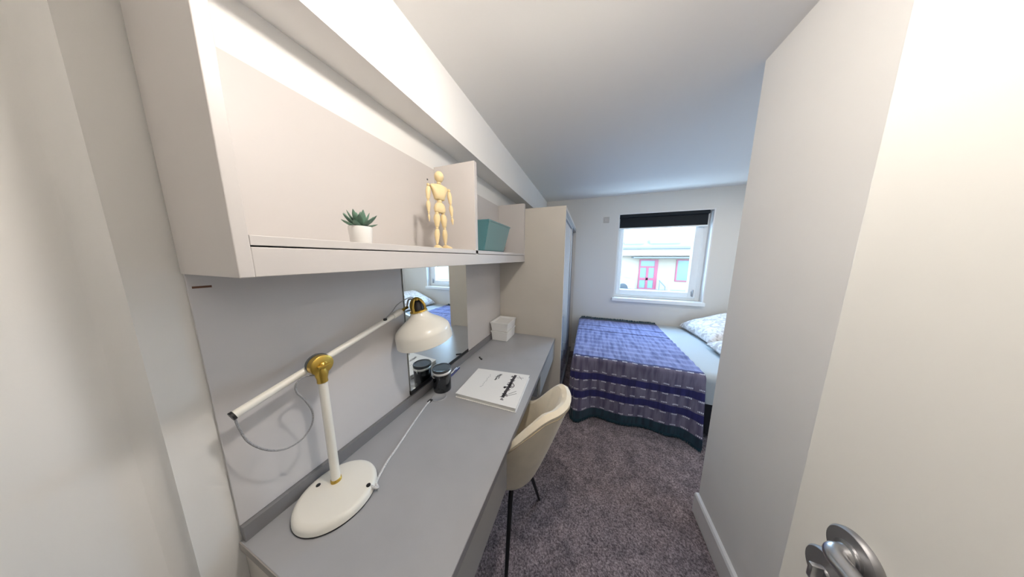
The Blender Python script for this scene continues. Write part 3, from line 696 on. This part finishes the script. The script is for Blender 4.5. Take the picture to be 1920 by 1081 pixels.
# ------------------------------------------------------------------ bed
BX0, BX1, BY0, BY1, BT = -.065, 1.985, 2.045, 3.430, .585
be = thing('bed', 'low black divan bed with white sheet in the window alcove', 'bed', ((BX0+BX1)/2, (BY0+BY1)/2, 0))
obj('divan_base', bx(BX0+.01, BX1-.005, BY0+.02, BY1, .045, .350, .015), DIVAN, be)
for x in (BX0+.12, BX1-.12):
    for y in (BY0+.12, BY1-.12):
        obj('leg', lathe(BM(), (x, y, 0), (0, 0, 1), [(0, .022), (.045, .026)], 16), DARK, be, True)
def mattress_bm():
    bm = BM(); box(bm, BX0, BX1, BY0, BY1, .352, BT, .045, 4); return bm
mt = obj('mattress', mattress_bm(), SHEET, be, True)
bm = BM()
def sheet_fn(u, v):
    x = .70+(BX1-.004-.70)*u; s = v*(1.385+.235)
    if s < 1.34: y = BY1-.003-s; z = BT+.006
    else:
        a = min(1, (s-1.34)/.08); y = BY1-.003-1.34-.052*math.sin(a*PI/2); z = BT+.006-.05*(1-math.cos(a*PI/2))-max(0, s-1.42)
    z += .004*noise.noise(Vector((x*5, y*5, 1))); y += -.006*abs(noise.noise(Vector((x*7, z*4, 5)))) if s > 1.40 else 0
    return (x, y, z)
grid(bm, 40, 60, sheet_fn)
bmesh.ops.solidify(bm, geom=bm.faces[:], thickness=.004)
obj('top_sheet', bm, SHEET, be, True)

# throw with stripes along the bed: v = metres from its back edge
def throw_mat():
    m = bpy.data.materials.new('striped_throw'); m.use_nodes = True; n = m.node_tree; L = n.links; b = n.nodes['Principled BSDF']
    b.inputs['Roughness'].default_value = .9; b.inputs['Sheen Weight'].default_value = .2
    uv = n.nodes.new('ShaderNodeUVMap'); uv.uv_map = 'cloth'; sp = n.nodes.new('ShaderNodeSeparateXYZ'); L.new(uv.outputs[0], sp.inputs[0])
    def math_(op, a, b=None, v=None):
        q = n.nodes.new('ShaderNodeMath'); q.operation = op
        for i, x in enumerate((a, b)):
            if x is None: continue
            if isinstance(x, (int, float)): q.inputs[i].default_value = x
            else: L.new(x, q.inputs[i])
        return q.outputs[0]
    nz = n.nodes.new('ShaderNodeTexNoise'); nz.inputs['Scale'].default_value = 18; nz.inputs['Detail'].default_value = 3; L.new(uv.outputs[0], nz.inputs['Vector'])
    wob = math_('MULTIPLY', math_('SUBTRACT', nz.outputs['Fac'], .5), .022)
    V = math_('ADD', sp.outputs['Y'], wob)
    ramp = n.nodes.new('ShaderNodeValToRGB'); ramp.color_ramp.interpolation = 'CONSTANT'
    L.new(math_('DIVIDE', V, 2.0), ramp.inputs[0])
    nav = (.022, .020, .115, 1); lav_skylit = (.20, .22, .43, 1); mau = (.165, .145, .215, 1); tea = (.012, .040, .062, 1)  # the lavender puts the sky light's blue into the top's colour
    st = [(0, tea), (.05, nav), (.08, lav_skylit), (.36, nav), (.385, lav_skylit), (.565, nav), (.59, lav_skylit), (1.355, nav), (1.385, mau), (1.543, nav), (1.605, mau), (1.713, nav), (1.778, mau), (1.903, tea)]
    el = ramp.color_ramp.elements; el[0].position = 0; el[0].color = st[0][1]; el[1].position = st[1][0]/2; el[1].color = st[1][1]
    for p, c in st[2:]:
        e = el.new(p/2); e.color = c
    # woven dashes and puckers
    wv = n.nodes.new('ShaderNodeTexNoise'); wv.inputs['Scale'].default_value = 1; wv.inputs['Detail'].default_value = 2
    mp = n.nodes.new('ShaderNodeMapping'); mp.inputs['Scale'].default_value = (30, 4, 1); L.new(uv.outputs[0], mp.inputs[0]); L.new(mp.outputs[0], wv.inputs['Vector'])
    r2 = n.nodes.new('ShaderNodeValToRGB'); r2.color_ramp.elements[0].position = .34; r2.color_ramp.elements[0].color = (.50, .50, .62, 1); r2.color_ramp.elements[1].position = .60; r2.color_ramp.elements[1].color = (1.12, 1.12, 1.10, 1)
    L.new(wv.outputs['Fac'], r2.inputs[0])
    mx = n.nodes.new('ShaderNodeMix'); mx.data_type = 'RGBA'; mx.blend_type = 'MULTIPLY'; mx.inputs['Factor'].default_value = 1
    L.new(ramp.outputs[0], mx.inputs['A']); L.new(r2.outputs[0], mx.inputs['B'])
    # white stitched dashes beside the bands
    dash = math_('GREATER_THAN', math_('SINE', math_('MULTIPLY', sp.outputs['X'], 78.0)), -.1)
    fine = math_('GREATER_THAN', math_('SINE', math_('MULTIPLY', sp.outputs['X'], 620.0)), -.5)
    acc = None
    for v0 in (1.393, 1.528, 1.617, 1.700, 1.792, 1.893):
        q = math_('LESS_THAN', math_('ABSOLUTE', math_('SUBTRACT', V, v0)), .0055)
        acc = q if acc is None else math_('MAXIMUM', acc, q)
    msk = math_('MULTIPLY', math_('MULTIPLY', acc, dash), fine)
    m2 = n.nodes.new('ShaderNodeMix'); m2.data_type = 'RGBA'; L.new(msk, m2.inputs['Factor']); L.new(mx.outputs['Result'], m2.inputs['A']); m2.inputs['B'].default_value = (.72, .72, .80, 1)
    L.new(m2.outputs['Result'], b.inputs['Base Color'])
    bn = n.nodes.new('ShaderNodeBump'); bn.inputs['Strength'].default_value = .6; bn.inputs['Distance'].default_value = .006
    L.new(wv.outputs['Fac'], bn.inputs['Height']); L.new(bn.outputs[0], b.inputs['Normal'])
    return m
THROW = throw_mat()
TZ = BT+.018; TX0, TX1 = BX0-.012, .925; TYB, TYF = BY1-.015, BY0-.012
TOPL = TYB-TYF; LD = .50; VD = .605
def throw_pt(u, v):
    """u: metres from the left edge of the bed (negative = hanging), v: metres from the back edge"""
    du = max(0, -u); dv = max(0, v-TOPL)
    x = TX0+max(0, u); y = TYB-min(v, TOPL)
    x -= .05*max(0, v-TOPL)*max(0, u)/(TX1-TX0)*.4
    n1 = noise.noise(Vector((u*6, v*6, 0)))
    z = TZ+.006*n1
    if v < TOPL: z += .004*math.sin(v*60)*(1 if .6 < v < 1.3 else .3)+.003*noise.noise(Vector((u*40, v*14, 2)))
    h = max(du, dv)
    if h > 0:
        rr = .030
        if h < rr*PI/2: a = h/rr; out = rr*math.sin(a); dz = rr*(1-math.cos(a))
        else: out = rr; dz = rr+h-rr*PI/2
        if du > 0 and dv > 0:
            an = math.atan2(dv, du); ox, oy = -math.cos(an), -math.sin(an)
            k = min(du, dv)/h; out += .11*k*h
        elif dv > 0: ox, oy = 0, -1
        else: ox, oy = -1, 0
        f = h/.60
        fold = 0
        if dv > 0 and du <= 0:
            fold = .016*f*math.sin(u*19+1.2*math.sin(u*7))+.022*f*max(0, noise.noise(Vector((u*5.5, 3, 1))))
            fold += .12*f*math.exp(-(u/.14)**2)+.09*f*math.exp(-((u-(TX1-TX0))/.10)**2)
        elif du > 0 and dv <= 0: fold = .012*f*math.sin(v*17); out = min(out, .06)
        else: fold = .10*f*math.exp(-((du-.0)/.20)**2) if dv > du else 0
        out += fold
        x += ox*out; y += oy*out; z -= dz*.985
    return Vector((x, y, max(z, .018)))
def throw_bm():
    bm = BM(); uvl = bm.loops.layers.uv.new('cloth'); NU, NV = 150, 190
    Us = [-LD+(TX1-TX0+LD)*i/NU for i in range(NU+1)]; Vs = [(TOPL+VD)*j/NV for j in range(NV+1)]
    P = [[bm.verts.new(throw_pt(u, v)) for v in Vs] for u in Us]
    for i in range(NU):
        for j in range(NV):
            f = bm.faces.new((P[i][j], P[i+1][j], P[i+1][j+1], P[i][j+1]))
            for lp_, (a, b) in zip(f.loops, ((i, j), (i+1, j), (i+1, j+1), (i, j+1))): lp_[uvl].uv = (Us[a], Vs[b])
    return bm
me_bm = throw_bm()
th = obj('bed_throw', me_bm, THROW, None, True)
tag(th, 'blue and mauve striped throw draped over the foot of the bed', 'throw')
FRM = mat('dark_teal_navy_fringe', (.012, .044, .064), .95)
bm = BM()
n = 330
for k in range(n):
    u = -LD*.55+(TX1-TX0+LD*.55-.004)*k/n
    p = throw_pt(u, TOPL+VD-.008); q = throw_pt(u, TOPL+VD-.05); d = (p-q).normalized()
    L = random.uniform(.028, .045)
    e = p+d*L*.5+Vector((random.uniform(-.003, .003), -.002+random.uniform(-.004, .002), 0)); e.z = max(.003, p.z-L*.9); 
    tube(bm, [p+Vector((0, -.001, 0)), (p+e)/2+Vector((random.uniform(-.002, .002), -.003, 0)), e], [.0030, .0034, .0016], 5)
obj('fringe', bm, FRM, th, kind='stuff')
bm = BM()
for k in range(170):
    u = (TX1-TX0)*k/170; p = throw_pt(u, .004)
    e = p+Vector((random.uniform(-.006, .006), .016, random.uniform(.006, .022)))
    tube(bm, [p, (p+e)/2+Vector((0, 0, .006)), e], [.003, .0036, .002], 5)
obj('fringe', bm, FRM, th, kind='stuff')

# pillows: puffed rectangles with a printed pale leaf pattern
def pillow_mat():
    m = mat('patterned_pillowcase', (.72, .69, .68), .85); n = m.node_tree; L = n.links; b = n.nodes['Principled BSDF']
    t = n.nodes.new('ShaderNodeTexCoord'); v = n.nodes.new('ShaderNodeTexNoise'); v.inputs['Scale'].default_value = 16; v.inputs['Detail'].default_value = 3; v.inputs['Distortion'].default_value = 1.6
    r = n.nodes.new('ShaderNodeValToRGB'); e = r.color_ramp.elements; e[0].position = .42; e[0].color = (.50, .45, .42, 1); e[1].position = .56; e[1].color = (.76, .72, .69, 1)
    L.new(t.outputs['Object'], v.inputs['Vector']); L.new(v.outputs['Fac'], r.inputs[0]); L.new(r.outputs[0], b.inputs['Base Color']); return m
PILM = pillow_mat()
def pillow(c, sx_, sy_, th_, rot_, label):
    bm = BM(); N = 26; sides = []
    for s in (1, -1):
        G = []
        for i in range(N+1):
            row = []
            for j in range(N+1):
                a, b_ = i/N*2-1, j/N*2-1
                e = max(0, (1-a**4))*max(0, (1-b_**4)); pin = 1-.07*(1-abs(a))*abs(b_)**4-.0
                x = a*sx_/2*(1-.06*(1-b_*b_)*abs(a)**3); y = b_*sy_/2*(1-.08*(1-a*a)*abs(b_)**3)
                z = s*th_/2*(e**.55)+.010*noise.noise(Vector((a*2.4, b_*2.4, s)))*e
                row.append(bm.verts.new((x, y, z)))
            G.append(row)
        for i in range(N):
            for j in range(N): bm.faces.new((G[i][j], G[i+1][j], G[i+1][j+1], G[i][j+1]))
        sides.append(G)
    bmesh.ops.remove_doubles(bm, verts=bm.verts, dist=.0008)
    from mathutils import Euler
    bmesh.ops.transform(bm, matrix=Matrix.Translation(c) @ Euler(rot_).to_matrix().to_4x4(), verts=bm.verts)
    t = thing('pillow', label, 'pillow', c, 'bed pillows')
    obj('pillowcase', bm, PILM, t, True)
pillow((1.50, 3.065, BT+.145), .62, .68, .17, (0, math.radians(-19), math.radians(5)), 'pale patterned pillow at the back, nearer the window')
pillow((1.48, 2.375, BT+.100), .60, .62, .15, (0, math.radians(-9), math.radians(-3)), 'pale patterned pillow in front, nearer the wall corner')

# small wall plate beside the window
sw = thing('wall_plate', 'small square plastic plate on far wall left of the window', 'switch', (.199, F, 2.078))
obj('plate', bx(.160, .238, F-.010, F, 2.035, 2.115, .004), PLATE, sw)
obj('cover', bx(.172, .226, F-.014, F-.009, 2.048, 2.102, .003), PLATE, sw)

# ------------------------------------------------------------------ entry door, open along the right
DXF = .420
dr = thing('door_1', 'open cream door with steel lever handle', 'door', (DXF+.02, .12, 0)); dr['kind'] = 'structure'
del dr['label']; del dr['category']
obj('door_leaf', bx(DXF, DXF+.044, -.33, .538, .008, 2.04, .0015), DOORM, dr)
HC = Vector((DXF, .437, 1.063))
def rose(c, name, par, m):
    return obj(name, lathe(BM(), c, (-1, 0, 0), [(0, .0375), (.005, .0375), (.0085, .0345), (.009, .0)], 48), m, par, True)
rs = rose(HC, 'handle_rose', dr, DSTEEL)
pts = [HC+Vector((-.006, 0, 0)), HC+Vector((-.012, 0, 0)), HC+Vector((-.016, -.001, 0))]
arc = [HC+Vector((-.016-.014*math.sin(a), -.016*(1-math.cos(a)), 0)) for a in [k/8*PI/2 for k in range(1, 9)]]
lev = pts+arc+[HC+Vector((-.030, -.06, 0)), HC+Vector((-.031, -.115, 0)), HC+Vector((-.031, -.128, 0)), HC+Vector((-.031, -.133, 0))]
obj('lever', tube(BM(), lev, [.0160, .0145, .0135]+[.0130]*8+[.0120, .0115, .009, .004], 24), STEEL, rs, True)
obj('neck_ring', lathe(BM(), HC+Vector((-.008, 0, 0)), (-1, 0, 0), [(0, .0195), (.004, .019), (.005, .0145)], 32), STEEL, rs, True)
ec = HC+Vector((0, .022, -.076))
e2 = rose(ec, 'lock_escutcheon', dr, DSTEEL)
bm = BM(); lathe(bm, ec+Vector((-.009, 0, 0)), (-1, 0, 0), [(0, .012), (.004, .011), (.004, 0)], 24); box(bm, ec.x-.028, ec.x-.012, ec.y-.004, ec.y+.004, ec.z-.014, ec.z+.014, .002)
obj('thumb_turn', bm, STEEL, e2, True)
